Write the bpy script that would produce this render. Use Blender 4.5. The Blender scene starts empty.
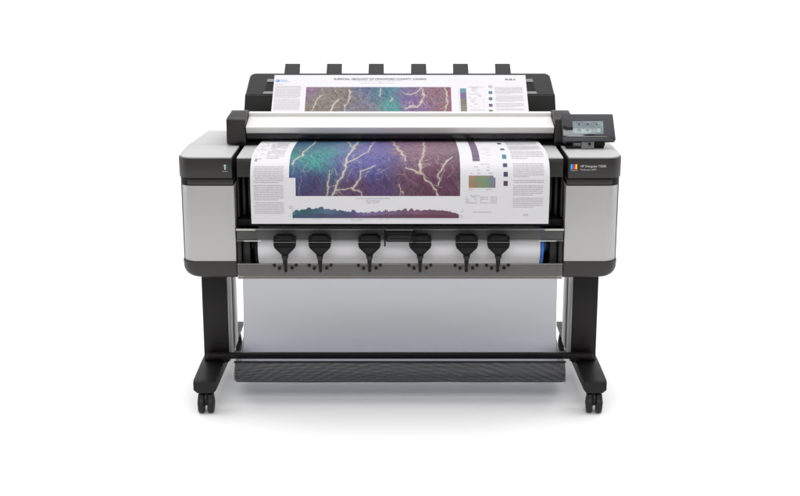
import bpy, bmesh, math, random
import numpy as np
from mathutils import Vector, Matrix, noise

random.seed(7)
rng = np.random.default_rng(7)
scene = bpy.context.scene
COL = scene.collection
ORG = Vector((0, 0.30, 0))            # base point of the printer

# ------------------------------------------------------------------ materials
def lin(c):
    return tuple((v/12.92 if v <= .04045 else ((v+.055)/1.055)**2.4) for v in (q/255 for q in c))

def mat(name, col, rough=.45, metal=0.0, spec=.5, var=.06, bump=0.0, bscale=900, vscale=14, coat=0.0):
    m = bpy.data.materials.new(name); m.use_nodes = True
    nt = m.node_tree; b = nt.nodes['Principled BSDF']
    b.inputs['Metallic'].default_value = metal
    b.inputs['Specular IOR Level'].default_value = spec
    b.inputs['Coat Weight'].default_value = coat
    tc = nt.nodes.new('ShaderNodeTexCoord')
    n = nt.nodes.new('ShaderNodeTexNoise'); n.inputs['Scale'].default_value = vscale; n.inputs['Detail'].default_value = 6
    nt.links.new(tc.outputs['Object'], n.inputs['Vector'])
    r = nt.nodes.new('ShaderNodeValToRGB')
    r.color_ramp.elements[0].position = .3; r.color_ramp.elements[1].position = .7
    r.color_ramp.elements[0].color = (*[v*(1-var) for v in col], 1)
    r.color_ramp.elements[1].color = (*[min(1, v*(1+var)) for v in col], 1)
    nt.links.new(n.outputs['Fac'], r.inputs['Fac']); nt.links.new(r.outputs['Color'], b.inputs['Base Color'])
    mr = nt.nodes.new('ShaderNodeMapRange')
    mr.inputs['To Min'].default_value = max(.02, rough*.88); mr.inputs['To Max'].default_value = min(1, rough*1.12)
    nt.links.new(n.outputs['Fac'], mr.inputs['Value']); nt.links.new(mr.outputs['Result'], b.inputs['Roughness'])
    if bump:
        n2 = nt.nodes.new('ShaderNodeTexNoise'); n2.inputs['Scale'].default_value = bscale; n2.inputs['Detail'].default_value = 2
        nt.links.new(tc.outputs['Object'], n2.inputs['Vector'])
        bp = nt.nodes.new('ShaderNodeBump'); bp.inputs['Strength'].default_value = bump; bp.inputs['Distance'].default_value = .0004
        nt.links.new(n2.outputs['Fac'], bp.inputs['Height']); nt.links.new(bp.outputs['Normal'], b.inputs['Normal'])
    return m

M = {}
M['black']   = mat('black_plastic', (.004, .0036, .0036), .45, bump=.25, spec=.18)
M['gloss']   = mat('gloss_black_fascia', (.017, .0145, .0135), .36, bump=.12, spec=.42)
M['dark']    = mat('charcoal_plastic', (.014, .013, .0125), .48, bump=.25, spec=.3)
M['tray']    = mat('grey_tray_plastic', (.027, .026, .026), .58, bump=.3, spec=.22)
M['frame']   = mat('black_stand_paint', (.006, .0045, .0045), .45, bump=.3, spec=.25)
M['foot']    = mat('black_foot_paint', (.007, .007, .008), .48, bump=.3, spec=.25)
M['silver']  = mat('silver_panel', (.365, .361, .350), .38, metal=.3, var=.02, bump=.12, vscale=5)
M['white']   = mat('pale_silver_cover', (.395, .395, .397), .5, spec=.3, var=.015, bump=.1, vscale=6)
M['cover']   = mat('scanner_cover_paint', (.57, .565, .55), .30, var=.015, bump=.1, vscale=6)
M['steel']   = mat('brushed_steel', (.50, .50, .48), .33, metal=.8, var=.04)
M['rubber']  = mat('caster_rubber', (.008, .008, .0085), .48, bump=.2, spec=.3)
M['blue']    = mat('blue_plastic', (.02, .12, .42), .4)
M['rollpap'] = mat('roll_paper', (.66, .65, .67), .7, var=.015, spec=.2)
M['paper']   = mat('map_paper', (.515, .506, .525), .62, var=.012, spec=.25, bump=.06, bscale=300)
M['ink']     = mat('printed_ink', (.10, .095, .11), .6, spec=.2)
M['inkgrey'] = mat('printed_small_type', (.34, .33, .345), .6, spec=.2)
M['inkblue'] = mat('printed_blue_ink', (.04, .20, .55), .6, spec=.2)
M['letter']  = mat('pale_lettering', (.42, .405, .39), .5)
M['letdark'] = mat('dark_lettering', (.012, .012, .013), .5)
M['floor']   = mat('white_studio_floor', (.93, .93, .93), .85, var=.004, spec=.1, vscale=2)
M['grey']    = mat('mid_grey_plastic', (.16, .16, .155), .42, bump=.2)
M['bezel']   = mat('bezel_grey_plastic', (.036, .038, .042), .45, bump=.15, spec=.3)
M['glass']   = mat('black_glass', (.008, .008, .010), .10)

def attr_mat(name, rough=.6):
    m = bpy.data.materials.new(name); m.use_nodes = True
    nt = m.node_tree; b = nt.nodes['Principled BSDF']
    a = nt.nodes.new('ShaderNodeAttribute'); a.attribute_name = 'print'
    nt.links.new(a.outputs['Color'], b.inputs['Base Color'])
    b.inputs['Roughness'].default_value = rough; b.inputs['Specular IOR Level'].default_value = .25
    return m
M['print'] = attr_mat('printed_colours')

def smoked(name, tint, dcol, dmix, rough=.15):
    m = bpy.data.materials.new(name); m.use_nodes = True
    nt = m.node_tree; nt.nodes.clear()
    out = nt.nodes.new('ShaderNodeOutputMaterial')
    t = nt.nodes.new('ShaderNodeBsdfTransparent'); t.inputs['Color'].default_value = (*tint, 1)
    p = nt.nodes.new('ShaderNodeBsdfPrincipled'); p.inputs['Base Color'].default_value = (*dcol, 1)
    p.inputs['Roughness'].default_value = rough
    n = nt.nodes.new('ShaderNodeTexNoise'); n.inputs['Scale'].default_value = 9
    tc = nt.nodes.new('ShaderNodeTexCoord'); nt.links.new(tc.outputs['Object'], n.inputs['Vector'])
    mr = nt.nodes.new('ShaderNodeMapRange'); mr.inputs['To Min'].default_value = dmix-.03; mr.inputs['To Max'].default_value = dmix+.03
    nt.links.new(n.outputs['Fac'], mr.inputs['Value'])
    mx = nt.nodes.new('ShaderNodeMixShader')
    nt.links.new(mr.outputs['Result'], mx.inputs['Fac'])
    nt.links.new(t.outputs[0], mx.inputs[1]); nt.links.new(p.outputs[0], mx.inputs[2]); nt.links.new(mx.outputs[0], out.inputs['Surface'])
    return m
M['smoke']  = smoked('smoked_window', (.46, .46, .45), (.17, .17, .168), .45, .14)
M['smoke2'] = smoked('clear_grey_window', (.60, .58, .55), (.27, .26, .245), .32, .16)

def net(name, thread, cover, amp, beat, warp, rings=False):
    """woven mesh: threads with open gaps; two overlapping weaves beat in soft curved bands"""
    m = bpy.data.materials.new(name); m.use_nodes = True
    nt = m.node_tree; nt.nodes.clear()
    L = nt.links.new
    out = nt.nodes.new('ShaderNodeOutputMaterial')
    t = nt.nodes.new('ShaderNodeBsdfTransparent')
    p = nt.nodes.new('ShaderNodeBsdfPrincipled'); p.inputs['Base Color'].default_value = (*thread, 1)
    p.inputs['Roughness'].default_value = .6
    tc = nt.nodes.new('ShaderNodeTexCoord')
    lo = nt.nodes.new('ShaderNodeTexNoise'); lo.inputs['Scale'].default_value = 3.2; lo.inputs['Detail'].default_value = 1
    L(tc.outputs['Object'], lo.inputs['Vector'])
    sc = nt.nodes.new('ShaderNodeVectorMath'); sc.operation = 'MULTIPLY_ADD'
    sc.inputs[1].default_value = (warp, warp, warp)
    L(lo.outputs['Color'], sc.inputs[0]); L(tc.outputs['Object'], sc.inputs[2])
    acc = None
    for k, (dr, per, wt) in enumerate((((1, .0, 1.3), beat, .36), ((.55, .0, -2.1), beat*.8, .36), ((.1, .0, 1), beat*.55, .28))):
        mp = nt.nodes.new('ShaderNodeVectorMath'); mp.operation = 'DOT_PRODUCT'
        l = math.sqrt(sum(v*v for v in dr)); mp.inputs[1].default_value = tuple(v/l*2*math.pi/per for v in dr)
        L(sc.outputs[0], mp.inputs[0])
        if rings:                     # curved bands: distance from a point well below the cloth
            mp = nt.nodes.new('ShaderNodeVectorMath'); mp.operation = 'DISTANCE'
            sq = nt.nodes.new('ShaderNodeVectorMath'); sq.operation = 'MULTIPLY'; f_ = (.42, -.30, .16)[k]
            q_ = 2*math.pi/per
            sq.inputs[1].default_value = (q_*f_, q_*.4, q_)
            L(sc.outputs[0], sq.inputs[0]); L(sq.outputs[0], mp.inputs[0])
            mp.inputs[1].default_value = (q_*f_*(.12, -.3, .4)[k], 0, -q_*.13)
        sn = nt.nodes.new('ShaderNodeMath'); sn.operation = 'SINE'; L(mp.outputs['Value'], sn.inputs[0])
        ml = nt.nodes.new('ShaderNodeMath'); ml.operation = 'MULTIPLY_ADD'; ml.inputs[1].default_value = wt*amp
        L(sn.outputs[0], ml.inputs[0])
        if acc is None: ml.inputs[2].default_value = cover
        else: L(acc.outputs[0], ml.inputs[2])
        acc = ml
    mx = nt.nodes.new('ShaderNodeMixShader')
    L(acc.outputs[0], mx.inputs['Fac']); L(t.outputs[0], mx.inputs[1]); L(p.outputs[0], mx.inputs[2]); L(mx.outputs[0], out.inputs['Surface'])
    return m
M['net']     = net('black_net', (.006, .006, .007), .83, .16, .0125, .013, rings=True)
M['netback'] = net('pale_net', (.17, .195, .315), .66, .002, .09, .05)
M['netend']  = net('grey_net', (.05, .05, .054), .70, .03, .03, .03)

def emis(name, col, strength):
    m = bpy.data.materials.new(name); m.use_nodes = True
    b = m.node_tree.nodes['Principled BSDF']
    b.inputs['Base Color'].default_value = (.02, .02, .02, 1); b.inputs['Roughness'].default_value = .2
    tc = m.node_tree.nodes.new('ShaderNodeTexCoord'); n = m.node_tree.nodes.new('ShaderNodeTexNoise'); n.inputs['Scale'].default_value = 30
    r = m.node_tree.nodes.new('ShaderNodeValToRGB')
    r.color_ramp.elements[0].position = .35; r.color_ramp.elements[1].position = .65
    r.color_ramp.elements[0].color = (*[v*.75 for v in col], 1); r.color_ramp.elements[1].color = (*[min(1, v*1.25) for v in col], 1)
    m.node_tree.links.new(tc.outputs['Object'], n.inputs['Vector']); m.node_tree.links.new(n.outputs['Fac'], r.inputs['Fac'])
    m.node_tree.links.new(r.outputs['Color'], b.inputs['Emission Color'])
    b.inputs['Emission Strength'].default_value = strength
    return m
M['screen'] = emis('lit_screen', (.32, .42, .46), .60)
M['screenw'] = emis('lit_screen_pale', (.52, .60, .64), .8)

# ------------------------------------------------------------------ mesh helpers
def finish(name, bm, m, parent=None, smooth=35, loc=None):
    """link a bmesh (world coordinates) as one mesh object whose origin is its own centre"""
    me = bpy.data.meshes.new(name)
    bmesh.ops.recalc_face_normals(bm, faces=bm.faces[:])
    vs = [v.co for v in bm.verts]
    c = Vector([(min(v[i] for v in vs)+max(v[i] for v in vs))/2 for i in range(3)]) if loc is None else Vector(loc)
    bmesh.ops.translate(bm, verts=bm.verts[:], vec=-c)
    bm.to_mesh(me); bm.free()
    if smooth:
        for p in me.polygons: p.use_smooth = True
        me.set_sharp_from_angle(angle=math.radians(smooth))
    me.materials.append(m)
    o = bpy.data.objects.new(name, me); COL.objects.link(o)
    place(o, c, parent)
    return o

def wpos(o):
    p = Vector((0, 0, 0))
    while o: p = p + o.location; o = o.parent
    return p

def place(o, c, parent):
    o.parent = parent
    o.location = c - (wpos(parent) if parent else Vector((0, 0, 0)))

def bevel(bm, w, seg=2, edges=None):
    if w: bmesh.ops.bevel(bm, geom=(edges or bm.edges[:]), offset=w, segments=seg, affect='EDGES', profile=.5, clamp_overlap=True)

def box(bm, x0, x1, y0, y1, z0, z1, bv=0, seg=2):
    t = bmesh.new()
    bmesh.ops.create_cube(t, size=1)
    for v in t.verts:
        v.co = Vector(((x0+x1)/2+v.co.x*(x1-x0), (y0+y1)/2+v.co.y*(y1-y0), (z0+z1)/2+v.co.z*(z1-z0)))
    bevel(t, bv, seg); merge(bm, t)

def merge(bm, t):
    me = bpy.data.meshes.new('tmp'); t.to_mesh(me); t.free(); bm.from_mesh(me); bpy.data.meshes.remove(me)

def prism(bm, pts, a0, a1, axis, bv=0, seg=2):
    """extrude a polygon: axis 'x' pts=(y,z); 'y' pts=(x,z); 'z' pts=(x,y)"""
    t = bmesh.new()
    def V(p, a): return {'x': (a, p[0], p[1]), 'y': (p[0], a, p[1]), 'z': (p[0], p[1], a)}[axis]
    A = [t.verts.new(V(p, a0)) for p in pts]; B = [t.verts.new(V(p, a1)) for p in pts]
    t.faces.new(A); t.faces.new(B[::-1])
    for i in range(len(pts)):
        j = (i+1) % len(pts); t.faces.new((A[i], B[i], B[j], A[j]))
    bmesh.ops.recalc_face_normals(t, faces=t.faces[:])
    bevel(t, bv, seg); merge(bm, t)

def cyl(bm, c, r, length, axis='x', n=48, bv=0, r2=None):
    t = bmesh.new()
    bmesh.ops.create_cone(t, cap_ends=True, segments=n, radius1=r, radius2=(r if r2 is None else r2), depth=length)
    rot = {'x': Matrix.Rotation(math.pi/2, 4, 'Y'), 'y': Matrix.Rotation(math.pi/2, 4, 'X'), 'z': Matrix.Identity(4)}[axis]
    bmesh.ops.transform(t, matrix=Matrix.Translation(c) @ rot, verts=t.verts[:])
    if bv:
        es = [e for e in t.edges if len(e.link_faces) == 2 and e.calc_face_angle(0) > 1.0]
        bevel(t, bv, 3, es)
    merge(bm, t)

def rounded(pts, radii, n=7):
    out = []
    k = len(pts)
    for i in range(k):
        p = Vector(pts[i]); a = (Vector(pts[i-1])-p).normalized(); b = (Vector(pts[(i+1) % k])-p).normalized()
        r = radii[i] if hasattr(radii, '__len__') else radii
        if r <= 0: out.append(tuple(p)); continue
        ang = a.angle(b); d = r/math.tan(ang/2)
        s, e = p+a*d, p+b*d
        c = p+(a+b).normalized()*(r/math.sin(ang/2))
        va, vb = s-c, e-c
        tot = va.angle_signed(vb)
        for q in range(n+1):
            th = -tot*q/n
            w = Vector((va.x*math.cos(th)-va.y*math.sin(th), va.x*math.sin(th)+va.y*math.cos(th)))
            out.append(tuple(c+w))
    return out

def text_verts(s, size, bold=0.0, align='LEFT', spacing=1.0):
    cu = bpy.data.curves.new('t', 'FONT'); cu.body = s; cu.size = size; cu.offset = bold*size
    cu.align_x = align; cu.space_character = spacing; cu.resolution_u = 3
    ob = bpy.data.objects.new('t', cu); COL.objects.link(ob)
    dg = bpy.context.evaluated_depsgraph_get(); dg.update()
    me = bpy.data.meshes.new_from_object(ob.evaluated_get(dg))
    vs = [tuple(v.co)[:2] for v in me.vertices]; fs = [tuple(p.vertices) for p in me.polygons]
    bpy.data.objects.remove(ob); bpy.data.curves.remove(cu); bpy.data.meshes.remove(me)
    return vs, fs

def lettering(name, lines, fn, m, parent):
    """lines: (text, size, x, y, bold, align); fn maps flat (x, y) to a point"""
    bm = bmesh.new()
    for (s, size, x, y, bold, al) in lines:
        vs, fs = text_verts(s, size, bold, al)
        bv = [bm.verts.new(fn(x+p[0], y+p[1])) for p in vs]
        for f in fs:
            try: bm.faces.new([bv[i] for i in f])
            except ValueError: pass
    return finish(name, bm, m, parent, smooth=0)

def copy_tree(o, parent=None):
    c = o.copy(); COL.objects.link(c); c.parent = parent
    for ch in [q for q in list(bpy.data.objects) if q.parent == o]: copy_tree(ch, c)
    return c

# ------------------------------------------------------------------ setting: seamless white sweep
bm = bmesh.new()
prof = [(-7, 0), (5.0, 0)] + [(5.0+2.0*math.sin(a), 2.0-2.0*math.cos(a)) for a in [math.pi/2*i/14 for i in range(1, 15)]] + [(7.0, 6.0)]
rows = [[bm.verts.new((x, y, z)) for x in (-15, -7, 0, 7, 15)] for y, z in prof]
for a, b in zip(rows, rows[1:]):
    for i in range(4): bm.faces.new((a[i], a[i+1], b[i+1], b[i]))
floor = finish('floor', bm, M['floor'], smooth=60, loc=(0, 0, 0))
floor['kind'] = 'structure'
for p in floor.data.polygons:
    pass

# ------------------------------------------------------------------ the printer
PR = bpy.data.objects.new('large_format_printer', None); COL.objects.link(PR)
PR.location = ORG; PR.empty_display_size = .2
PR['label'] = 'wide silver and black large format printer with scanner on a wheeled black stand'
PR['category'] = 'printer'

def part(name, build, m, parent=PR, **k):
    bm = bmesh.new(); build(bm); return finish(name, bm, m, parent, **k)

for s in (-1, 1):
    def P(pts): return [(s*x, y) for x, y in pts]
    body = part('side_cabinet', lambda b: prism(b, P(rounded([(.528, .0075), (.6962, .0075), (.6972, .3), (.677, .5155), (.528, .5155)], [.002, .042, .3, .012, .002], 12)), .50, .858, 'z'), M['black'])
    # lower cap, rounded under its outer edge
    def cap(b):
        t = bmesh.new()
        pl = P(rounded([(.5215, .002), (.6975, .002), (.699, .3), (.679, .517), (.5215, .517)], [.002, .038, .3, .015, .002]))
        lv = []
        for z, ins in ((.527, 0), (.505, .001), (.492, .005), (.482, .012), (.475, .022), (.472, .036)):
            ring = []
            for (x, y) in pl:
                ax = abs(x)-.5215
                k = min(1, max(0, (ax-.02)/.10))
                yy = y + (ins*.35 if y < .2 else -ins*.35)
                ring.append(t.verts.new((s*(.5215+max(0, ax-ins*k)), yy, z)))
            lv.append(ring)
        for A, B in zip(lv, lv[1:]):
            for i in range(len(A)): t.faces.new((A[i], A[(i+1) % len(A)], B[(i+1) % len(A)], B[i]))
        t.faces.new(lv[0]); t.faces.new(lv[-1])
        merge(b, t)
    part('base_cap', cap, M['gloss'], body)
    part('silver_panel', lambda b: prism(b, P(rounded([(.5225, .003), (.6935, .003), (.695, .3), (.676, .515), (.5225, .515)], [.002, .042, .3, .015, .002], 10)), .5285, .7735, 'z', .0012), M['silver'], body)
    part('upper_band', lambda b: prism(b, P(rounded([(.5245, .005), (.691, .005), (.693, .3), (.674, .514), (.5245, .514)], [.002, .042, .3, .015, .002])), .7765, .794, 'z', .0025), M['gloss'], body)
    part('fascia', lambda b: prism(b, P(rounded([(.526, -.003), (.699, -.003), (.7015, .25), (.679, .519), (.526, .519)], [.003, .05, .3, .015, .002], 10)), .800, .8615, 'z', .004, 3), M['gloss'], body)
    def top(b):
        o = P(rounded([(.5285, .002), (.6935, .002), (.6965, .231), (.5285, .231)], [.002, .046, .002, .002], 10))
        prism(b, o, .8600, .8655, 'z', .0012)
        o = P(rounded([(.5285, .234), (.6962, .234), (.674, .515), (.5285, .515)], [.002, .002, .012, .002]))
        prism(b, o, .8600, .8655, 'z', .0012)
    part('top_cover', top, M['white'], body)

# centre of the body between the two cabinets
part('inner_housing', lambda b: (box(b, -.520, .520, .15, .50, .478, .80, .002), box(b, -.512, .512, .06, .5, .80, .8575), box(b, -.5205, .5205, .03, .148, .636, .660, .003)), M['black'])
part('front_fascia', lambda b: prism(b, [(.002, .802), (-.001, .808), (-.001, .852), (.004, .8595), (.05, .8595), (.05, .802)], -.5115, .5115, 'x', .001), M['dark'])
part('deck_cover', lambda b: box(b, -.511, .511, .003, .222, .8600, .8650, .0012), M['white'])
def ribs(b, s):
    if s:
        for x, w, y in ((.5155, .003, .04), (.501, .0045, .07), (.484, .006, .09), (.466, .003, .10)):
            box(b, s*x-w, s*x+w, y, .149, .664, .797, .0015)
for s in (-1, 1): part('ribbed_lining', lambda b: ribs(b, s), M['dark'])
part('rear_housing', lambda b: (box(b, -.53, .53, .503, .60, .50, .885, .01), box(b, -.53, .53, .60, .68, .50, .80, .01)), M['black'])
part('underside_panel', lambda b: box(b, -.520, .520, .03, .46, .470, .4765, .001), M['dark'])

# roll door: smoked strips, rails, arms, latch
door = part('roll_door', lambda b: (box(b, -.5185, .5185, -.0115, -.004, .6335, .6380, .001), box(b, -.518, .518, -.016, -.0135, .5988, .6010), box(b, -.518, .518, -.0155, -.010, .5220, .5245), box(b, -.518, .518, -.014, -.008, .474, .4775, .001)), M['grey'])
for s in (-1, 1):
    part('lit_rail_end', lambda b: box(b, *sorted((s*.4575, s*.5190)), -.0145, -.0120, .6330, .6384, .0008), M['steel'], door)  # bright ends on the grey rail: the hanging sheet's shade as material colour
    part('rod_end', lambda b: box(b, *sorted((s*.4400, s*.4950)), -.0175, -.0165, .5985, .6013), M['steel'], door)
part('upper_window', lambda b: prism(b, [(-.0115, .602), (-.0095, .602), (-.006, .6325), (-.008, .6325)], -.517, .517, 'x'), M['smoke'], door)
part('lower_window', lambda b: box(b, -.518, .518, -.0125, -.0095, .4778, .5218), M['smoke2'], door)
def arm(b):
    head = [(-.0255, .6240), (.0255, .6240), (.0270, .6185), (.0350, .6175), (.0355, .5900), (.0330, .5810), (.0110, .5590), (.0095, .5470), (.0070, .5430), (.0065, .5260), (-.0065, .5260), (-.0070, .5430), (-.0095, .5470), (-.0110, .5590), (-.0330, .5810), (-.0355, .5900), (-.0350, .6175), (-.0270, .6185)]
    prism(b, head, -.034, -.019, 'y', .0022)
    box(b, -.031, .031, -.0375, -.0335, .606, .613, .001)
    box(b, -.033, .033, -.0375, -.0335, .588, .594, .001)
    for x in (-.016, -.008, 0, .008, .016):
        box(b, x-.0018, x+.0018, -.037, -.033, .568+abs(x)*.5, .586, .0006)
    box(b, -.009, .009, -.0365, -.032, .548, .553, .001)
    for x, z in ((-.0355, .5205), (-.0195, .5105), (0, .5035), (.0205, .5115), (.0340, .5210)):
        cyl(b, (x, -.018, z), .0052, .006, 'y', 16, .0012)
        cyl(b, (x, -.0155, z), .0030, .006, 'y', 12)
    box(b, -.0042, .0042, -.0215, -.0165, .506, .530, .001)
    for x0, z0 in ((-.0195, .5105), (.0205, .5115)):
        prism(b, [(0, .524), (0, .519), (x0, z0-.0022), (x0, z0+.0022)], -.0090, -.0070, 'y')
A0 = None
ARMX = (-.3643, -.2535, -.0966, .0638, .2109, .3110)
for i, x in enumerate(ARMX):
    if A0 is None:
        A0 = part('guide_arm', arm, M['black']); base = A0.location.copy(); o = A0
        part('arm_wire', lambda b: box(b, -.0345, .0345, -.0385, -.0375, .5998, .6014), M['grey'], A0)
        part('arm_plate', lambda b: (prism(b, [(-.0245, .6065), (.0245, .6065), (.0245, .6235), (-.0245, .6235)], -.0410, -.0340, 'y', .0015), prism(b, [(-.0300, .5850), (.0300, .5850), (.0100, .5635), (-.0100, .5635)], -.0365, -.0338, 'y', .001)), M['black'], A0)
        part('arm_rib', lambda b: [box(b, x-.0010, x+.0010, -.0375, -.0363, .566+abs(x)*.75, .583, .0003) for x in (-.018, -.012, -.006, 0, .006, .012, .018)], M['dark'], A0)
        part('arm_joint', lambda b: (cyl(b, (0, -.036, .5495), .0075, .010, 'y', 20, .001), box(b, -.0095, .0095, -.0385, -.034, .5535, .5570, .001)), M['dark'], A0)
    else: o = copy_tree(A0, PR)
    o.location = base + Vector((x, 0, 0))
lt = part('door_latch', lambda b: (box(b, -.048, .045, -.046, -.018, .6275, .6370, .003), box(b, -.050, -.045, -.050, -.016, .590, .634, .0015), box(b, .043, .047, -.050, -.016, .600, .634, .0015)), M['black'])
part('latch_plate', lambda b: (box(b, -.045, .042, -.040, -.014, .6375, .6445, .002), box(b, -.040, .038, -.0445, -.040, .630, .633, .001)), M['grey'], lt)
part('latch_body', lambda b: (box(b, -.044, .042, -.036, -.02, .600, .6262, .005), box(b, -.030, .028, -.040, -.034, .604, .612, .002)), M['dark'], lt)
def sup(b, s):
    box(b, s*.492-.012, s*.492+.012, .02, .14, .50, .628, .004)
    box(b, s*.512-.006, s*.512+.006, .00, .14, .49, .625, .002)
    cyl(b, (s*.484, .085, .565), .022, .03, 'x', 28, .002)
for s in (-1, 1):
    sp = part('spindle_support', lambda b: sup(b, s), M['dark'])
    part('catch', lambda b: (box(b, s*.5045-.0015, s*.5045+.0015, .012, .018, .606, .626), box(b, s*.4955-.0015, s*.4955+.0015, .012, .018, .606, .626), box(b, s*.500-.0045, s*.500+.0045, .012, .018, .616, .6185), box(b, s*.481-.009, s*.481+.009, .010, .018, .600, .6035, .001)), M['grey'], sp)

# scanner
part('scanner_base', lambda b: (box(b, -.560, .560, .238, .51, .8665, .8710, .001), prism(b, [(-.560, .232), (-.535, .205), (-.455, .222), (-.455, .30), (-.560, .30)], .8662, .8695, 'z', .001), prism(b, [(.560, .232), (.535, .205), (.462, .222), (.462, .30), (.560, .30)], .8662, .8695, 'z', .001)), M['black'])
cv = part('scanner_cover', lambda b: prism(b, rounded([(.213, .9050), (.2105, .9075), (.199, .9285), (.2965, .9480), (.2925, .9632), (.325, .9615), (.500, .9290), (.510, .9050)], [.001, .001, .003, .002, .004, .01, .01, .001], 4), -.5035, .5035, 'x'), M['cover'])
part('scan_glass', lambda b: (box(b, -.5035, .5035, .2145, .30, .8875, .905, .002), box(b, -.503, .503, .207, .2155, .8985, .9048, .001)), M['glass'], cv)
for s in (-1, 1):
    def endbox(b):
        t = bmesh.new()
        sec = [(.2120, .8695), (.2050, .880), (.2030, .953), (.2080, .9585), (.262, .9735), (.30, .970), (.49, .932), (.51, .92), (.51, .8695)]
        A = [t.verts.new((s*.5055, y, z)) for y, z in sec]
        B = [t.verts.new((s*(.5690-(.004 if z > .955 else 0)-(.010 if z > .97 else 0)), y, z)) for y, z in sec]
        t.faces.new(A); t.faces.new(B[::-1])
        for i in range(len(sec)):
            j = (i+1) % len(sec); t.faces.new((A[i], B[i], B[j], A[j]))
        bmesh.ops.recalc_face_normals(t, faces=t.faces[:]); bevel(t, .003, 2); merge(b, t)
    part('scanner_end_cap', endbox, M['gloss'])
    part('cover_end_trim', lambda b: prism(b, [(.210, .9045), (.197, .930), (.290, .950), (.2945, .966), (.325, .9645), (.50, .932), (.51, .9045)], s*.5039, s*.5054, 'x'), M['black'])

# rear document tray, leaning back
TD = Vector((0, .16, .112)).normalized(); TN = Vector((0, -TD.z, TD.y))
T0 = Vector((0, .720, 1.036))
def tray_pt(x, t, n): return Vector((x, 0, 0)) + T0 + TD*t + TN*n     # t runs up the slope, n off its surface
def slab(b, pts, n0, n1, bv=.002):
    t = bmesh.new()
    A = [t.verts.new(tray_pt(x, q, n0)) for x, q in pts]; B = [t.verts.new(tray_pt(x, q, n1)) for x, q in pts]
    t.faces.new(A); t.faces.new(B[::-1])
    for i in range(len(pts)):
        j = (i+1) % len(pts); t.faces.new((A[i], B[i], B[j], A[j]))
    bmesh.ops.recalc_face_normals(t, faces=t.faces[:]); bevel(t, bv, 2); merge(b, t)
tray = part('document_tray', lambda b: slab(b, rounded([(-.557, -.1005), (.557, -.1005), (.551, -.03), (.546, .021), (-.546, .021), (-.551, -.03)], [0, 0, .0, .022, .022, .0]), -.030, -.010, .003), M['tray'])
part('tray_skirt', lambda b: prism(b, [(-.5655, .885), (.5655, .885), (.5575, .9765), (-.5575, .9765)], .646, .67, 'y', .003), M['dark'], tray)
part('tray_recess', lambda b: slab(b, [(-.492, -.085), (.492, -.085), (.480, -.018), (-.480, -.018)], -.0095, -.0085, 0), M['black'], tray)
part('tray_rail', lambda b: (slab(b, [(-.484, -.030), (.484, -.030), (.481, -.014), (-.481, -.014)], -.0085, -.0055, .0008), slab(b, [(-.494, -.094), (.494, -.094), (.490, -.082), (-.490, -.082)], -.0085, -.0045, .0008)), M['grey'], tray)
TB = None
for x in (-.394, -.2404, -.087, .0683, .2218, .3763):
    if TB is None:
        TB = part('document_support', lambda b: slab(b, [(-.0300, -.075), (.0300, -.075), (.0275, .064), (-.0275, .064)], -.0045, -.0015, .001), M['tray']); o = TB; base = TB.location.copy()
    else: o = copy_tree(TB, PR)
    o.location = base + Vector((x, 0, 0))

# control panel, tilted back on a short neck
TILT = math.radians(27)
CP = Vector((.6090, .134, .8927))
def cpt(x, z, n):        # x from centre, z up the face, n towards the viewer
    return CP + Vector((x, z*math.sin(TILT)-n*math.cos(TILT), z*math.cos(TILT)+n*math.sin(TILT)))
def cslab(b, pts, n0, n1, bv=.001):
    t = bmesh.new()
    A = [t.verts.new(cpt(x, q, n0)) for x, q in pts]; B = [t.verts.new(cpt(x, q, n1)) for x, q in pts]
    t.faces.new(A); t.faces.new(B[::-1])
    for i in range(len(pts)):
        j = (i+1) % len(pts); t.faces.new((A[i], B[i], B[j], A[j]))
    bmesh.ops.recalc_face_normals(t, faces=t.faces[:]); bevel(t, bv, 2); merge(b, t)
cp = part('control_panel', lambda b: cslab(b, rounded([(-.083, 0), (.087, .003), (.0800, .0925), (-.0850, .0925)], .004, 4), -.022, 0, .002), M['bezel'])
part('black_glass', lambda b: cslab(b, [(-.0825, .016), (.064, .014), (.083, .008), (.083, .010), (.050, .020), (.047, .072), (-.052, .071), (-.0825, .079)], .0003, .0012, .0002), M['glass'], cp)
part('screen', lambda b: cslab(b, [(-.0505, .0235), (.0485, .0245), (.0475, .0685), (-.0515, .0675)], .0014, .0020, .0002), M['screen'], cp)
part('screen_tile', lambda b: [cslab(b, [(x-.011, .030), (x+.011, .030), (x+.011, .043), (x-.011, .043)], .0021, .0023, 0) for x in (-.031, -.002, .027)], M['screenw'], cp)
def icons(b):
    for k, x in enumerate((-.031, -.002, .027)):
        if k == 0: cslab(b, [(x-.0035, .054), (x+.0035, .054), (x+.002, .0605), (x-.002, .0605)], .0022, .0025, 0)
        elif k == 1: cslab(b, [(x-.004, .0605), (x-.002, .054), (x+.002, .054), (x+.004, .0605)], .0022, .0025, 0)
        else: cslab(b, [(x-.004, .058), (x+.001, .053), (x+.004, .055), (x-.001, .0605)], .0022, .0025, 0)
        for z in (.033, .037, .0405): cslab(b, [(x-.007, z), (x+.006-.003*k, z), (x+.006-.003*k, z+.0012), (x-.007, z+.0012)], .0025, .0027, 0)
part('screen_icons', icons, M['letdark'], cp)
lettering('lettering', [('e-print', .0098, -.079, .0045, .02, 'LEFT')], lambda x, y: cpt(x, y, .0005), M['letdark'], cp)
part('neck', lambda b: (box(b, .586, .628, .142, .165, .8660, .8960, .003),), M['grey'], cp)
part('neck_foot', lambda b: (box(b, .538, .566, .150, .25, .8661, .872, .002), box(b, .556, .662, .155, .235, .8661, .8735, .002), box(b, .632, .664, .150, .20, .8735, .889, .003), cyl(b, (.612, .139, .884), .004, .010, 'y', 14)), M['black'], cp)

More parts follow.
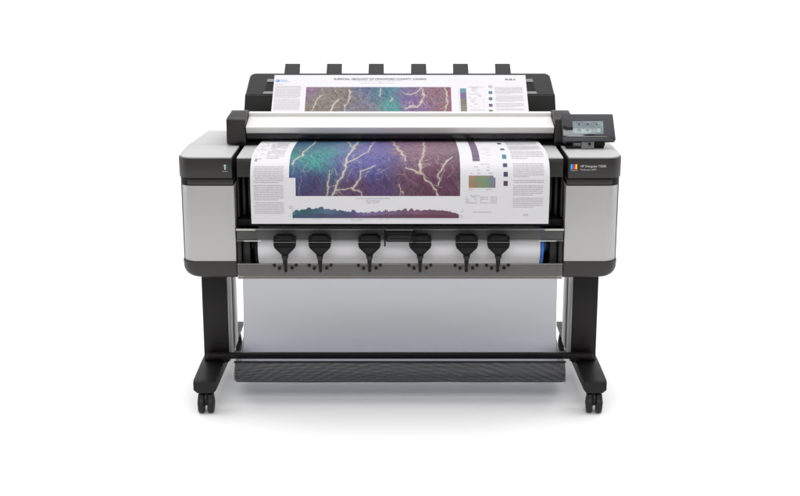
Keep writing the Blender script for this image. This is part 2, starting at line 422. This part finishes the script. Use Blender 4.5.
# writing and marks on the fascias
fy = -.0036
def flat(x, y): return Vector((x, fy, y))
fr = [o for o in bpy.data.objects if o.name.startswith('fascia')]
lettering('lettering', [('HP Designjet T3500', .0098, .5650, .8345, .012, 'LEFT'), ('Production eMFP', .0072, .5650, .8245, .004, 'LEFT')], flat, M['letter'], PR)
STR = ((.5345, .5393, (40, 175, 225)), (.5393, .5441, (55, 80, 170)), (.5441, .5492, (200, 35, 70)), (.5492, .5545, (245, 185, 40)))
bm = bmesh.new(); cl = []
def cquad(b, x0, x1, z0, z1, c, y=fy):
    vs = [b.verts.new(q) for q in ((x0, y, z0), (x1, y, z0), (x1, y, z1), (x0, y, z1))]
    b.faces.new(vs); cl.extend([lin(c)]*4)
for x0, x1, c in STR: cquad(bm, x0, x1, .8285, .8440, c)
cquad(bm, .5393, .5441, .8285, .8345, (120, 60, 150), fy-.0002); cquad(bm, .5441, .5492, .8285, .8335, (235, 75, 50), fy-.0002)
def colour(o, cols):
    a = o.data.color_attributes.new('print', 'FLOAT_COLOR', 'POINT')
    arr = np.ones((len(cols), 4), np.float32); arr[:, :3] = np.array(cols, np.float32)
    a.data.foreach_set('color', arr.ravel())
lg = finish('ink_logo', bm, M['print'], PR, smooth=0); colour(lg, cl)
lettering('logo_caption', [('original inks', .0046, .5340, .8232, .01, 'LEFT')], flat, M['letter'], PR)
bm = bmesh.new(); cl = []
cquad(bm, -.5515, -.5445, .8260, .8430, (40, 45, 44)); cquad(bm, -.5495, -.5468, .8265, .8400, (215, 222, 218), fy-.0002)
cquad(bm, -.5508, -.5455, .8385, .8425, (190, 205, 200), fy-.0002); cquad(bm, -.5440, -.5405, .8290, .8425, (58, 92, 78)); cquad(bm, -.5560, -.5520, .8300, .8425, (70, 72, 72))
lg = finish('eco_logo', bm, M['print'], PR, smooth=0); colour(lg, cl)
lettering('logo_caption', [('eco mark', .0046, -.5570, .8205, .01, 'LEFT')], flat, M['letter'], PR)

# stand: legs, feet, casters, bars, basket
for s in (-1, 1):
    lg = part('leg', lambda b: box(b, *sorted((s*.585, s*.670)), .200, .428, .115, .4715, .004), M['frame'])
    part('leg_trim', lambda b: (box(b, *sorted((s*.5815, s*.5848)), .206, .300, .118, .470, .001), box(b, *sorted((s*.5815, s*.5848)), .336, .424, .118, .470, .001)), M['silver'], lg)
    part('leg_socket', lambda b: box(b, *sorted((s*.590, s*.664)), .192, .2015, .116, .140, .003), M['black'], lg)
    def foot(b):
        t = bmesh.new(); rings = []
        for y, xi, xo, zt, zb in ((.0, .606, .6775, .1175, .0800), (.02, .6045, .679, .1195, .0785), (.2, .602, .679, .1215, .078), (.45, .598, .679, .118, .079), (.64, .5955, .679, .1105, .080), (.69, .5955, .679, .104, .082), (.705, .599, .676, .097, .086)):
            ch = .012
            sec = [(xi, zt), (xo, zt), (xo, zb+ch*.9), (xo-ch, zb), (xi+ch*.5, zb), (xi, zb+ch*.6)]
            rings.append([t.verts.new((s*x, y, z)) for x, z in sec])
        for A, B in zip(rings, rings[1:]):
            for i in range(6): t.faces.new((A[i], A[(i+1) % 6], B[(i+1) % 6], B[i]))
        t.faces.new(rings[0]); t.faces.new(rings[-1])
        bmesh.ops.recalc_face_normals(t, faces=t.faces[:])
        es = [e for e in t.edges if len(e.link_faces) == 2 and e.calc_face_angle(0) > .5]
        bevel(t, .003, 2, es); merge(b, t)
    part('foot', foot, M['foot'], smooth=30)

def caster(x, y, turn, first):
    if first:
        e = part('caster', lambda b: (cyl(b, (0, 0, .0765), .013, .012, 'z', 24), prism(b, rounded([(-.020, .030), (.012, .022), (.024, .040), (.020, .066), (.006, .0715), (-.014, .0715), (-.022, .058)], .006, 4), -.0046, .0046, 'x', .002)), M['rubber'], PR, loc=(0, 0, 0))
        for sx in (-1, 1):
            w = part('wheel', lambda b: (cyl(b, (sx*.0155, 0, .0335), .0335, .0205, 'x', 40, .005),), M['rubber'], e)
            part_h = bmesh.new()
            cyl(part_h, (sx*.0155, 0, .0335), .0335, .0205, 'x', 40, .005)
            cyl(part_h, (sx*.0260, 0, .0335), .020, .0025, 'x', 30, .0008)
            cyl(part_h, (sx*.0272, 0, .0335), .008, .003, 'x', 20, .0008)
            box(part_h, sx*.0155-.009, sx*.0155+.009, -.024, .024, .052, .0705, .004)
            bmesh.ops.translate(part_h, verts=part_h.verts[:], vec=-(wpos(w)-wpos(e)))
            part_h.to_mesh(w.data); part_h.free()
            for p in w.data.polygons: p.use_smooth = True
            w.data.set_sharp_from_angle(angle=math.radians(35))
        caster.proto = e
    else: e = copy_tree(caster.proto, PR)
    e.location = Vector((x, y, 0)) - ORG; e.rotation_euler.z = turn
for i, (x, y, a) in enumerate(((-.6425, .035, .06), (.6435, .035, -.10), (-.628, .655, .25), (.628, .655, -.2))): caster(x, y, a, i == 0)

part('cross_bar', lambda b: (box(b, -.6565, .6565, .166, .190, .1385, .1575, .004), box(b, -.552, .552, .070, .080, .1590, .1640, .002)), M['frame'])
SEC = [(.075, .162), (.062, .140), (.060, .121), (.072, .100), (.098, .081), (.14, .071), (.22, .069), (.30, .078), (.37, .100), (.41, .14), (.425, .19), (.43, .26), (.432, .365)]
def sheet_mesh(b, sec, w, nx=40, wob=.003):
    rows = []
    for k, (y, z) in enumerate(sec):
        row = []
        for i in range(nx+1):
            x = -w + 2*w*i/nx
            sag = (-.005*(1-(x/w)**2) - .004*x/w)*min(1, k/2) if k < 9 else 0
            row.append(b.verts.new((x, y+wob*noise.noise(Vector((x*6, k*.4, 1))), z+sag+wob*.7*noise.noise(Vector((x*5, k*.5, 7))))))
        rows.append(row)
    for A, B in zip(rows, rows[1:]):
        for i in range(nx): b.faces.new((A[i], A[i+1], B[i+1], B[i]))
def smooth_sec(sec, n=4):
    K = [sec[0]]+sec+[sec[-1]]; out = []
    for i in range(1, len(K)-2):
        a, b, c, d = K[i-1:i+3]
        for j in range(n):
            t = j/n
            out.append(tuple(.5*(2*q+(r-p)*t+(2*p-5*q+4*r-w)*t*t+(3*q-p-3*r+w)*t**3) for p, q, r, w in zip(a, b, c, d)))
    return out+[sec[-1]]
bk = part('basket', lambda b: sheet_mesh(b, smooth_sec(SEC[:6]), .548), M['net'], smooth=80)
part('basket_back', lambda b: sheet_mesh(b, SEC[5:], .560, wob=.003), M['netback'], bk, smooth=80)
for s in (-1, 1):
    def ends(b):
        c = b.verts.new((s*.556, .24, .14-.004*s))
        ring = [b.verts.new((s*(.548+.010*min(1, k/6)), y, z-.004*s*min(1, k/2))) for k, (y, z) in enumerate(SEC[:10])]
        for A, B in zip(ring, ring[1:]): b.faces.new((c, A, B))
    part('basket_end', ends, M['netend'], bk)
part('basket_hem', lambda b: box(b, -.566, .566, .430, .436, .364, .3685, .001), M['netback'], bk)

# ------------------------------------------------------------------ paper roll in the drawer
RL = bpy.data.objects.new('paper_roll', None); COL.objects.link(RL); RL.location = (0, .092, .565)
RL['label'] = 'roll of blank white paper lying behind the smoked front door of the printer'; RL['category'] = 'paper roll'
def roll(b):
    cyl(b, (-.003, .092, .565), .0725, .905, 'x', 96, .0006)
part('paper', roll, M['rollpap'], RL)
part('core_flange', lambda b: (cyl(b, (.4555, .092, .565), .0755, .010, 'x', 72, .002), cyl(b, (.466, .092, .565), .03, .012, 'x', 40)), M['blue'], RL)
part('spindle', lambda b: (cyl(b, (-.4615, .092, .565), .0735, .009, 'x', 64, .002), cyl(b, (-.474, .092, .565), .02, .02, 'x', 32)), M['black'], RL)
part('spindle_tip', lambda b: cyl(b, (.477, .092, .565), .018, .010, 'x', 32), M['black'], RL)

# ------------------------------------------------------------------ the printed map, fed through the scanner
KEY = [(-.114, .679), (-.118, .720), (-.1195, .786), (-.114, .832), (-.093, .861), (-.050, .8785), (.000, .8835), (.066, .8835), (.150, .880), (.245, .8755), (.34, .873), (.44, .880), (.52, .899), (.561, .9243), (.64, .980), (.720, 1.036)]
PTH = []
K = [KEY[0]]+KEY+[KEY[-1]]
for i in range(1, len(K)-2):
    a, b, c, d = K[i-1:i+3]
    for j in range(24):
        t = j/24
        PTH.append(tuple(.5*(2*q+(r-p)*t+(2*p-5*q+4*r-w)*t*t+(3*q-p-3*r+w)*t**3) for p, q, r, w in zip(a, b, c, d)))
PTH.append(KEY[-1]); PTH = np.array(PTH)
ARC = np.concatenate([[0], np.cumsum(np.hypot(*np.diff(PTH, axis=0).T))])
TOTAL = ARC[-1]
def on_sheet(x, s, n=0.0):
    """point at x across and s up the sheet, n proud of its printed face"""
    y = np.interp(s, ARC, PTH[:, 0]); z = np.interp(s, ARC, PTH[:, 1])
    e = .004
    ty = np.interp(s+e, ARC, PTH[:, 0])-np.interp(s-e, ARC, PTH[:, 0]); tz = np.interp(s+e, ARC, PTH[:, 1])-np.interp(s-e, ARC, PTH[:, 1])
    l = np.hypot(ty, tz)
    return x, y - n*tz/l, z + n*ty/l
MP = bpy.data.objects.new('printed_map', None); COL.objects.link(MP); MP.location = (0, .05, .868)
MP['label'] = 'colourful geological map sheet feeding through the scanner and hanging over its front'; MP['category'] = 'map'
W = .4565
def pap(b):
    nx = 24; S = np.linspace(0, TOTAL, 180); rows = []
    for n in (0, -.0007):
        rr = []
        for s in S:
            rr.append([b.verts.new(on_sheet(-W+2*W*i/nx, s, n)) for i in range(nx+1)])
        rows.append(rr)
    for rr in rows:
        for A, B in zip(rr, rr[1:]):
            for i in range(nx): b.faces.new((A[i], A[i+1], B[i+1], B[i]))
    F, G = rows
    for k in range(len(S)-1):
        for i in (0, nx): b.faces.new((F[k][i], F[k+1][i], G[k+1][i], G[k][i]))
    for k in (0, len(S)-1):
        for i in range(nx): b.faces.new((F[k][i], F[k][i+1], G[k][i+1], G[k][i]))
part('paper', pap, M['paper'], MP, smooth=60)

def sheet_obj(name, verts, faces, m, cols=None):
    me = bpy.data.meshes.new(name)
    off = np.array(MP.location)
    me.from_pydata((np.asarray(verts, float)-off).tolist(), [], faces); me.update(); me.materials.append(m)
    o = bpy.data.objects.new(name, me); COL.objects.link(o); o.parent = MP
    for p in me.polygons: p.use_smooth = True
    if cols is not None: colour(o, cols)
    return o

# the coloured relief map
nx, ns = 400, 640
X0, X1, S0, S1 = -.338, .1835, .0890, .9880
gx = np.linspace(X0, X1, nx+1); gs = np.linspace(S0, S1, ns+1)
GX, GS = np.meshgrid(gx, gs)
CP_ = [  # x, s, printed colour
 (-.33, .97, (150, 110, 165)), (-.30, .95, (142, 136, 128)), (-.26, .90, (138, 132, 122)), (-.20, .93, (138, 131, 124)), (-.16, .90, (132, 128, 142)), (-.13, .95, (108, 118, 150)), (-.10, .90, (132, 130, 146)),
 (-.085, .96, (90, 118, 150)), (-.055, .96, (80, 140, 150)), (-.035, .90, (88, 160, 160)), (-.02, .96, (98, 140, 160)), (.02, .93, (128, 104, 160)), (.04, .97, (130, 115, 155)), (.06, .89, (138, 112, 156)),
 (.10, .95, (150, 112, 132)), (.14, .93, (142, 122, 136)), (.17, .89, (150, 108, 124)), (.18, .96, (155, 100, 120)),
 (-.31, .50, (70, 110, 150)), (-.29, .33, (64, 130, 150)), (-.30, .22, (72, 176, 166)), (-.26, .21, (82, 185, 172)), (-.22, .25, (76, 165, 170)), (-.24, .45, (90, 130, 160)), (-.31, .175, (88, 120, 170)), (-.30, .13, (88, 88, 140)), (-.27, .10, (92, 78, 128)),
 (-.20, .19, (108, 100, 170)), (-.17, .45, (112, 148, 178)), (-.18, .28, (112, 132, 180)), (-.23, .13, (98, 84, 146)), (-.20, .10, (116, 74, 108)), (-.13, .30, (128, 124, 190)), (-.14, .18, (112, 104, 172)), (-.13, .11, (118, 80, 112)),
 (-.09, .20, (112, 112, 188)), (-.06, .32, (124, 118, 186)), (-.07, .15, (98, 98, 166)), (-.06, .11, (112, 80, 126)), (-.02, .19, (110, 104, 160)), (-.03, .13, (110, 88, 138)),
 (.01, .40, (150, 122, 146)), (.02, .25, (146, 112, 138)), (.01, .14, (130, 92, 116)), (.03, .11, (118, 88, 108)), (.06, .30, (160, 122, 144)), (.06, .18, (134, 84, 116)), (.08, .11, (118, 72, 100)),
 (.12, .35, (156, 126, 140)), (.12, .22, (142, 110, 128)), (.14, .16, (132, 88, 116)), (.13, .11, (122, 70, 104)), (.17, .22, (132, 104, 124)), (.17, .13, (122, 88, 110)), (.17, .40, (150, 124, 140))]
cpx = np.array([(a, b) for a, b, _ in CP_]); cpc = np.array([lin(c) for *_, c in CP_])
def sample_noise(fx, fs, oct_, seed, rot=0.0):
    c, s_ = math.cos(rot), math.sin(rot); out = np.zeros(GX.shape)
    for i in range(ns+1):
        for j in range(nx+1):
            x, y = GX[i, j], GS[i, j]
            out[i, j] = noise.fractal(Vector(((x*c+y*s_)*fx, (-x*s_+y*c)*fs, seed)), .55, 2.0, oct_)
    return out
n_warp = sample_noise(16, 16, 3, 3.1); n_ridge = sample_noise(70, 40, 4, 11.0, .75); n_fleck = sample_noise(95, 95, 3, 23.0); n_dr = sample_noise(34, 20, 3, 41.0, -.5)
wx = GX + .020*n_warp; ws = GS + .018*sample_noise(14, 14, 2, 9.0)
num = np.zeros(GX.shape+(3,)); den = np.zeros(GX.shape)
for (px, ps), c in zip(cpx, cpc):
    sc_ = .035 if ps < .24 or ps > .85 else .11
    w = np.exp(-((wx-px)/.034)**2-((ws-ps)/sc_)**2)+1e-7
    num += w[..., None]*c; den += w
C = num/den[..., None]
ridge = 1-np.abs(n_ridge)*2.2
slope = np.gradient(n_ridge, axis=1)*5.5 + np.gradient(n_dr, axis=0)*4
C = C*1.02 - .02*C.mean(-1, keepdims=True)
C *= (.50-.09*np.clip((.62-GS)/.1, 0, 1))[..., None]*np.clip(.90+.14*ridge+.20*slope, .5, 1.4)[..., None]  # hanging front tinted darker: its dimmer light is put into the print colour
warm = np.clip(n_fleck*1.6, -1, 1)
C *= np.stack([1+.22*np.clip(warm, 0, 1), 1-.12*np.clip(warm, 0, 1)+.16*np.clip(-warm-.2, 0, 1), 1-.05*warm], -1)
RIV = [([(-.328, .188), (-.321, .209), (-.3, .239), (-.301, .292), (-.286, .358), (-.274, .532)], 5), ([(-.206, .09), (-.194, .115), (-.19, .137), (-.175, .151), (-.167, .177), (-.165, .209), (-.149, .322), (-.136, .532)], 7),
 ([(-.164, .196), (-.135, .22), (-.102, .279), (-.082, .518)], 4), ([(-.15, .339), (-.164, .469), (-.175, .541)], 4.5), ([(-.225, .09), (-.219, .115), (-.216, .165)], 3), ([(-.2, .101), (-.172, .112), (-.139, .118), (-.122, .143), (-.122, .165), (-.078, .183)], 4), ([(-.145, .115), (-.128, .107), (-.117, .09)], 3.2),
 ([(-.027, .541), (-.009, .339), (.008, .246), (.017, .204)], 5.5), ([(.022, .177), (.047, .165), (.066, .157), (.086, .137), (.099, .118), (.119, .090)], 6.5), ([(.075, .541), (.078, .358), (.07, .232), (.063, .196), (.062, .165), (.066, .157)], 5), ([(.116, .121), (.121, .143), (.118, .157), (.136, .188), (.162, .232)], 4), ([(-.003, .126), (.011, .098)], 2.5),
 ([(-.311, .85), (-.3, .903), (-.295, .924), (-.285, .94)], 4), ([(-.252, .85), (-.237, .893), (-.22, .924)], 4), ([(-.199, .85), (-.194, .892), (-.181, .93), (-.18, .976)], 3.6), ([(-.244, .863), (-.234, .901)], 3), ([(.013, .954), (.036, .947), (.058, .96), (.079, .985)], 4.5), ([(.079, .98), (.081, .937), (.076, .905), (.058, .885), (.036, .885), (.018, .873)], 5), ([(.036, .888), (.05, .895), (.062, .885)], 6), ([(-.033, .911), (-.027, .93)], 4), ([(.160, .985), (.169, .946), (.166, .90), (.156, .85)], 4.5), ([(-.068, .983), (-.072, .944)], 3)]
jx = GX + .0022*n_fleck + .006*n_dr; js = GS + .005*n_warp + .005*n_dr
for pts, wd in RIV:
    for k, (a, b) in enumerate(zip(pts, pts[1:])):
        ax, as_ = a; dx, ds = b[0]-ax, b[1]-as_
        q = np.clip(((jx-ax)*dx+(js-as_)*ds)/(dx*dx+ds*ds), 0, 1)
        dist = np.hypot(jx-ax-q*dx, (js-as_-q*ds))
        hw = wd*.00025*(1+.8*np.clip(n_fleck, -.75, 1))
        m_ = np.clip((hw+.0012-dist)/.0012, 0, 1)*.92
        C = C*(1-m_[..., None]) + np.array(lin((166, 160, 145)))*m_[..., None]
        m2 = np.clip(1-dist/(hw*3.5+.004), 0, 1)*.16
        C = C*(1-m2[..., None]) + np.array(lin((170, 160, 160)))*m2[..., None]
# side branches leaving the rivers, then thin tributaries
def vein(pts, wd, k_):
    for a, b in zip(pts, pts[1:]):
        i0, i1 = sorted((int((a[1]-S0)/(S1-S0)*ns), int((b[1]-S0)/(S1-S0)*ns))); i0 = max(0, i0-8); i1 = min(ns+1, i1+9)
        if i1 <= i0: continue
        sl = slice(i0, i1); dx, ds = b[0]-a[0], b[1]-a[1]
        q = np.clip(((jx[sl]-a[0])*dx+(js[sl]-a[1])*ds)/(dx*dx+ds*ds+1e-12), 0, 1)
        m_ = np.clip(1.4-np.hypot(jx[sl]-a[0]-q*dx, js[sl]-a[1]-q*ds)/wd, 0, 1)*k_
        C[sl] = C[sl]*(1-m_[..., None]) + np.array(lin((165, 154, 142)))*m_[..., None]
for pts0, wd in RIV:
    L_ = sum(math.hypot(b[0]-a[0], b[1]-a[1]) for a, b in zip(pts0, pts0[1:]))
    for _ in range(int(L_/.055)+1):
        k = rng.integers(0, len(pts0)-1); u = rng.random(); a, b = pts0[k], pts0[k+1]
        x, s_ = a[0]+(b[0]-a[0])*u, a[1]+(b[1]-a[1])*u
        ang = math.atan2(b[1]-a[1], b[0]-a[0])+(1 if rng.random() < .5 else -1)*rng.uniform(.4, 1.1); pts = [(x, s_)]
        for _k in range(rng.integers(2, 5)):
            ang += rng.normal(0, .45); x += .0085*math.cos(ang); s_ += .0085*math.sin(ang); pts.append((x, s_))
        vein(pts, .0010, .50)
# thin tributaries
for _ in range(110):
    x, s_ = rng.uniform(X0, X1), (rng.uniform(.09, .42) if rng.random() < .7 else rng.uniform(.86, .98)); ang = rng.uniform(.4, 2.4); pts = [(x, s_)]
    for _k in range(rng.integers(3, 7)):
        ang += rng.normal(0, .4); x += .009*math.cos(ang); s_ += .010*math.sin(ang); pts.append((x, s_))
    for a, b in zip(pts, pts[1:]):
        i0, i1 = sorted((int((a[1]-S0)/(S1-S0)*ns), int((b[1]-S0)/(S1-S0)*ns))); i0 = max(0, i0-4); i1 = min(ns+1, i1+5)
        if i1 <= i0: continue
        sl = slice(i0, i1); dx, ds = b[0]-a[0], b[1]-a[1]
        q = np.clip(((jx[sl]-a[0])*dx+(js[sl]-a[1])*ds)/(dx*dx+ds*ds), 0, 1)
        m_ = np.clip(1-np.hypot(jx[sl]-a[0]-q*dx, js[sl]-a[1]-q*ds)/.0014, 0, 1)*.20
        C[sl] = C[sl]*(1-m_[..., None]) + np.array(lin((205, 190, 190)))*m_[..., None]
C = np.clip(C, .004, .9)
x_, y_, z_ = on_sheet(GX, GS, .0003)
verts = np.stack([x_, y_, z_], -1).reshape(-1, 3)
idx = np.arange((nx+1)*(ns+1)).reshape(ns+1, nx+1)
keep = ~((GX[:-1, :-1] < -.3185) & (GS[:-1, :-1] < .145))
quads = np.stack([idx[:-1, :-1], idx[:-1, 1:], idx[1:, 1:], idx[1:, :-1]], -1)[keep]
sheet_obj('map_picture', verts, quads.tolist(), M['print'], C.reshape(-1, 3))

# small coloured blocks: legends, inset, elevation profile
BV, BF, BC = [], [], []
def block(x0, x1, s0, s1, c, n=.0003, k=1):
    ss = np.linspace(s0, s1, k+1)
    for a, b in zip(ss, ss[1:]):
        i = len(BV)
        for q in ((x0, a), (x1, a), (x1, b), (x0, b)): BV.append(on_sheet(q[0], q[1], n)); BC.append(tuple(.62*(.72*v+.28*sum(c)/3) for v in c))
        BF.append((i, i+1, i+2, i+3))
for s0, s1, c in ((.958, .981, (88, 150, 165)), (.928, .958, (128, 88, 158)), (.896, .928, (128, 120, 108)), (.70, .896, (138, 132, 112))): block(.216, .238, s0, s1, lin(c), k=8)
for k_ in range(40): block(.2225, .2445, .205+k_*.0125, .2175+k_*.0125, lin([(118, 92, 128), (128, 98, 138), (108, 84, 122), (122, 100, 124)][k_ % 4]))
for x, s_, c in ((.326, .990, (205, 190, 180)), (.325, .959, (60, 130, 152)), (.324, .927, (80, 128, 122)), (.323, .893, (128, 60, 138)), (.322, .862, (112, 112, 72)),
                 (.322, .46, (60, 62, 66)), (.322, .328, (70, 98, 112)), (.321, .238, (66, 140, 150)), (.321, .187, (72, 66, 128)), (.322, .156, (64, 58, 118)), (.322, .128, (92, 62, 92))):
    block(x-.0065, x+.0065, s_-.0075, s_+.0075, lin(c), k=3)
    if .2 < s_ < .5: block(x-.0065, x+.0065, s_-.02, s_+.012, lin(c), n=.0004, k=4)
for i in range(27):
    for j in range(12):
        x = .2095+.0815*i/27; s_ = .1145+.0375*j/12
        if i > 24 and j > 9: continue
        v = noise.noise(Vector((i*.17, j*.22, 3))); u = i/27
        base = np.array((170, 140, 90))*(1-u) + np.array((130, 125, 160))*u + np.array((-25, 30, -15))*math.exp(-((u-.55)/.22)**2)
        base = base + np.array((60, -20, -35))*v + np.array((30, -10, -10))*math.sin(i*1.9+j*1.1)*.5
        block(x, x+.0815/27, s_, s_+.0375/12, lin(np.clip(base, 30, 230)))
hs = 0
for i in range(256):
    u = i/256; x = -.330+.511*u
    h = .012 + .017*(.5+.5*math.sin(u*9+.3)) *(1-.35*u) + .014*abs(noise.noise(Vector((u*26, 5, 0)))) + .007*abs(noise.noise(Vector((u*80, 2, 0)))) + .006*math.exp(-((u-.55)/.1)**2)
    h *= (.75+.25*min(1, u*12))*(1 if u < .93 else 1-.45*(u-.93)/.07)
    h = min(h, .036)
    tl = noise.noise(Vector((u*7, 0, 9)))
    ca = np.array((48, 128, 138))*(max(0, 1-u*2.4)) + np.array((86, 78, 140))*max(0, 1-abs(u-.42)*2.6) + np.array((122, 72, 98))*max(0, min(1, (u-.3)*2.2)); ca = ca*(1+.2*tl)
    cb = np.array((44, 84, 118))*max(0, 1-u*2.2) + np.array((92, 62, 102))*max(0, 1-abs(u-.4)*2.4) + np.array((110, 58, 78))*max(0, min(1, (u-.35)*2.2))
    block(x, x+.511/256+.0001, .019, .019+h*.45, lin(np.clip(cb, 25, 200))); block(x, x+.511/256+.0001, .019+h*.45, .019+h, lin(np.clip(ca, 25, 200)))
sheet_obj('colour_key', BV, BF, M['print'], BC)

# columns of small type: each line a run of words
TV, TF = [], []
def bar(x0, x1, s0, h):
    i = len(TV)
    for q in ((x0, s0), (x1, s0), (x1, s0+h), (x0, s0+h)): TV.append(on_sheet(q[0], q[1], .0003))
    TF.append((i, i+1, i+2, i+3))
def column(x0, x1, s_top, s_bot, pitch=.0056, h=.0024, para=(5, 11), fill=1.0, gap=.7):
    s = s_top; left = random.randint(*para)
    while s > s_bot:
        end = x1 if left > 0 else x0+(x1-x0)*random.uniform(.45, .95)
        x = x0 + (.004 if random.random() < .1 else 0)
        while x < end-.003:
            w = min(random.uniform(.006, .017), end-x)
            if random.random() < fill: bar(x, x+w-.0013, s, h*random.uniform(.85, 1.1))
            x += w
        s -= pitch; left -= 1
        if left < 0: s -= pitch*gap; left = random.randint(*para)
column(-.450, -.356, .992, .868, para=(9, 13)); column(-.450, -.420, 1.0005, .999)
column(.341, .442, .985, .866, para=(3, 8), gap=1.0); column(.246, .303, .988, .866, fill=.35, para=(2, 4)); column(.210, .214, .985, .866, fill=.8)
column(-.446, -.354, .180, .028, para=(8, 15), gap=.6); column(-.412, -.356, .46, .205, pitch=.0135, h=.0055, para=(6, 10), fill=.9); column(-.450, -.418, .47, .21, pitch=.019, h=.005, fill=.5, para=(3, 5))
column(.343, .445, .50, .205, pitch=.0115, h=.0055, para=(6, 10), gap=1.2); column(.345, .440, .192, .128, para=(7, 10), gap=1.0); column(.345, .438, .119, .046, para=(3, 8), gap=.8)
column(.252, .300, .46, .19, pitch=.014, h=.003, fill=.22, para=(4, 7))
for x0, x1 in ((.200, .236), (.245, .270), (.276, .298)): column(x0, x1, .084, .064, pitch=.006, fill=.75, para=(3, 4))
column(.222, .282, .037, .033, pitch=.004); column(-.138, -.028, .080, .078, fill=.9); column(-.105, -.060, .073, .071); column(-.34, -.325, .055, .016, pitch=.006, fill=.5)
column(.186, .196, .050, .016, pitch=.006, fill=.7); column(-.330, .180, .0155, .0145, fill=.10); column(.21, .29, .1075, .105, fill=.6); column(.215, .285, .1580, .156, fill=.5)
column(.225, .275, .19, .165, pitch=.011, fill=.6)
for x in (-.149, -.13): pass
column(-.155, .010, 1.0195, 1.018, h=.0016); column(-.145, -.005, 1.008, 1.007, h=.0012, fill=.8)
for a, b in ((-.330, .181),): bar(a, b, .0165, .0008)
sheet_obj('small_type', TV, TF, M['inkgrey'])

def on_map(x, y): return Vector(on_sheet(x, y, .0004))
for nm, m_, *ln in (('map_title', 'ink', 'SURFICIAL GEOLOGY OF CRAWFORD COUNTY, KANSAS', .0130, -.0725, 1.0262, .028, 'CENTER'), ('map_number', 'ink', 'M-68 A', .0125, .381, 1.0245, .03, 'LEFT'), ('byline', 'ink', 'by', .006, -.0725, 1.0125, .01, 'CENTER'),
    ('scale_line', 'inkgrey', 'Scale 1:50 000', .0062, -.083, .0665, .01, 'CENTER'), ('publisher_mark', 'inkgrey', 'KGS', .0085, .378, .026, .02, 'LEFT'), ('key_heading', 'inkgrey', 'Map symbols', .0055, .215, .0885, .01, 'LEFT'), ('profile_caption', 'inkgrey', 'Elevation profile', .0055, -.15, .0095, .0, 'LEFT'), ('section_number', 'ink', '2', .017, -.4465, .205, .03, 'LEFT')):
    lettering(nm, [tuple(ln)], on_map, M[m_], MP)
EV, EF = [], []
def disc(cx, cs, r, r0=0, n=28):
    for k in range(n):
        a, b = 2*math.pi*k/n, 2*math.pi*(k+1)/n; i = len(EV)
        for rr, t in ((r0, a), (r, a), (r, b), (r0, b)): EV.append(on_sheet(cx+rr*math.cos(t), cs+rr*math.sin(t), .0003))
        EF.append((i, i+1, i+2, i+3))
disc(-.4435, 1.0215, .0075, .0048); disc(-.4415, 1.0205, .0035)
sheet_obj('map_emblem', EV, EF, M['inkblue'])
lettering('emblem_caption', [('Kansas', .0088, -.4335, 1.0225, .01, 'LEFT'), ('Geological Survey', .0052, -.4335, 1.0150, .0, 'LEFT')], on_map, M['inkblue'], MP)

# ------------------------------------------------------------------ light: studio softboxes and added side fills
w = bpy.data.worlds.new('World'); scene.world = w; w.use_nodes = True
w.node_tree.nodes['Background'].inputs['Color'].default_value = (1, 1, 1, 1)
w.node_tree.nodes['Background'].inputs['Strength'].default_value = .34
def area(name, loc, target, sx, sy, watts, col=(1, 1, 1)):
    l = bpy.data.lights.new(name, 'AREA'); l.shape = 'RECTANGLE'; l.size = sx; l.size_y = sy; l.energy = watts; l.color = col
    o = bpy.data.objects.new(name, l); COL.objects.link(o); o.location = loc
    o.rotation_euler = (Vector(target)-Vector(loc)).to_track_quat('-Z', 'Y').to_euler()
    return o
area('overhead_softbox', (0, 0, 6.5), (0, .2, 0), 11, 9, 520)
area('front_softbox', (0, -5.2, 4.4), (0, .1, .3), 4.5, 1.6, 200)
area('top_softbox', (0, .15, 2.75), (0, .2, 1), 2.2, .9, 17)
area('backdrop_softbox', (0, 3.4, 5.2), (0, 6.6, .6), 20, 2.0, 215)
area('added_side_fill', (-4.6, .1, 1.9), (0, .1, 0), 2.2, 2.4, 50)  # added fill lamp, lifts the floor shadow under the printer
area('added_opposite_fill', (4.6, .1, 1.9), (0, .1, 0), 2.2, 2.4, 50)  # matching added fill from the other side, also for the floor shadow

scene.view_settings.view_transform = 'Standard'; scene.view_settings.look = 'None'
scene.view_settings.exposure = -0.12; scene.view_settings.gamma = 1

cam = bpy.data.cameras.new('camera'); co = bpy.data.objects.new('camera', cam); COL.objects.link(co)
co.location = (0, -3.914, 1.592); co.rotation_euler = (math.radians(90-14.6), 0, 0)
cam.sensor_width = 36; cam.lens = 36*1270/800; cam.clip_end = 200
scene.camera = co
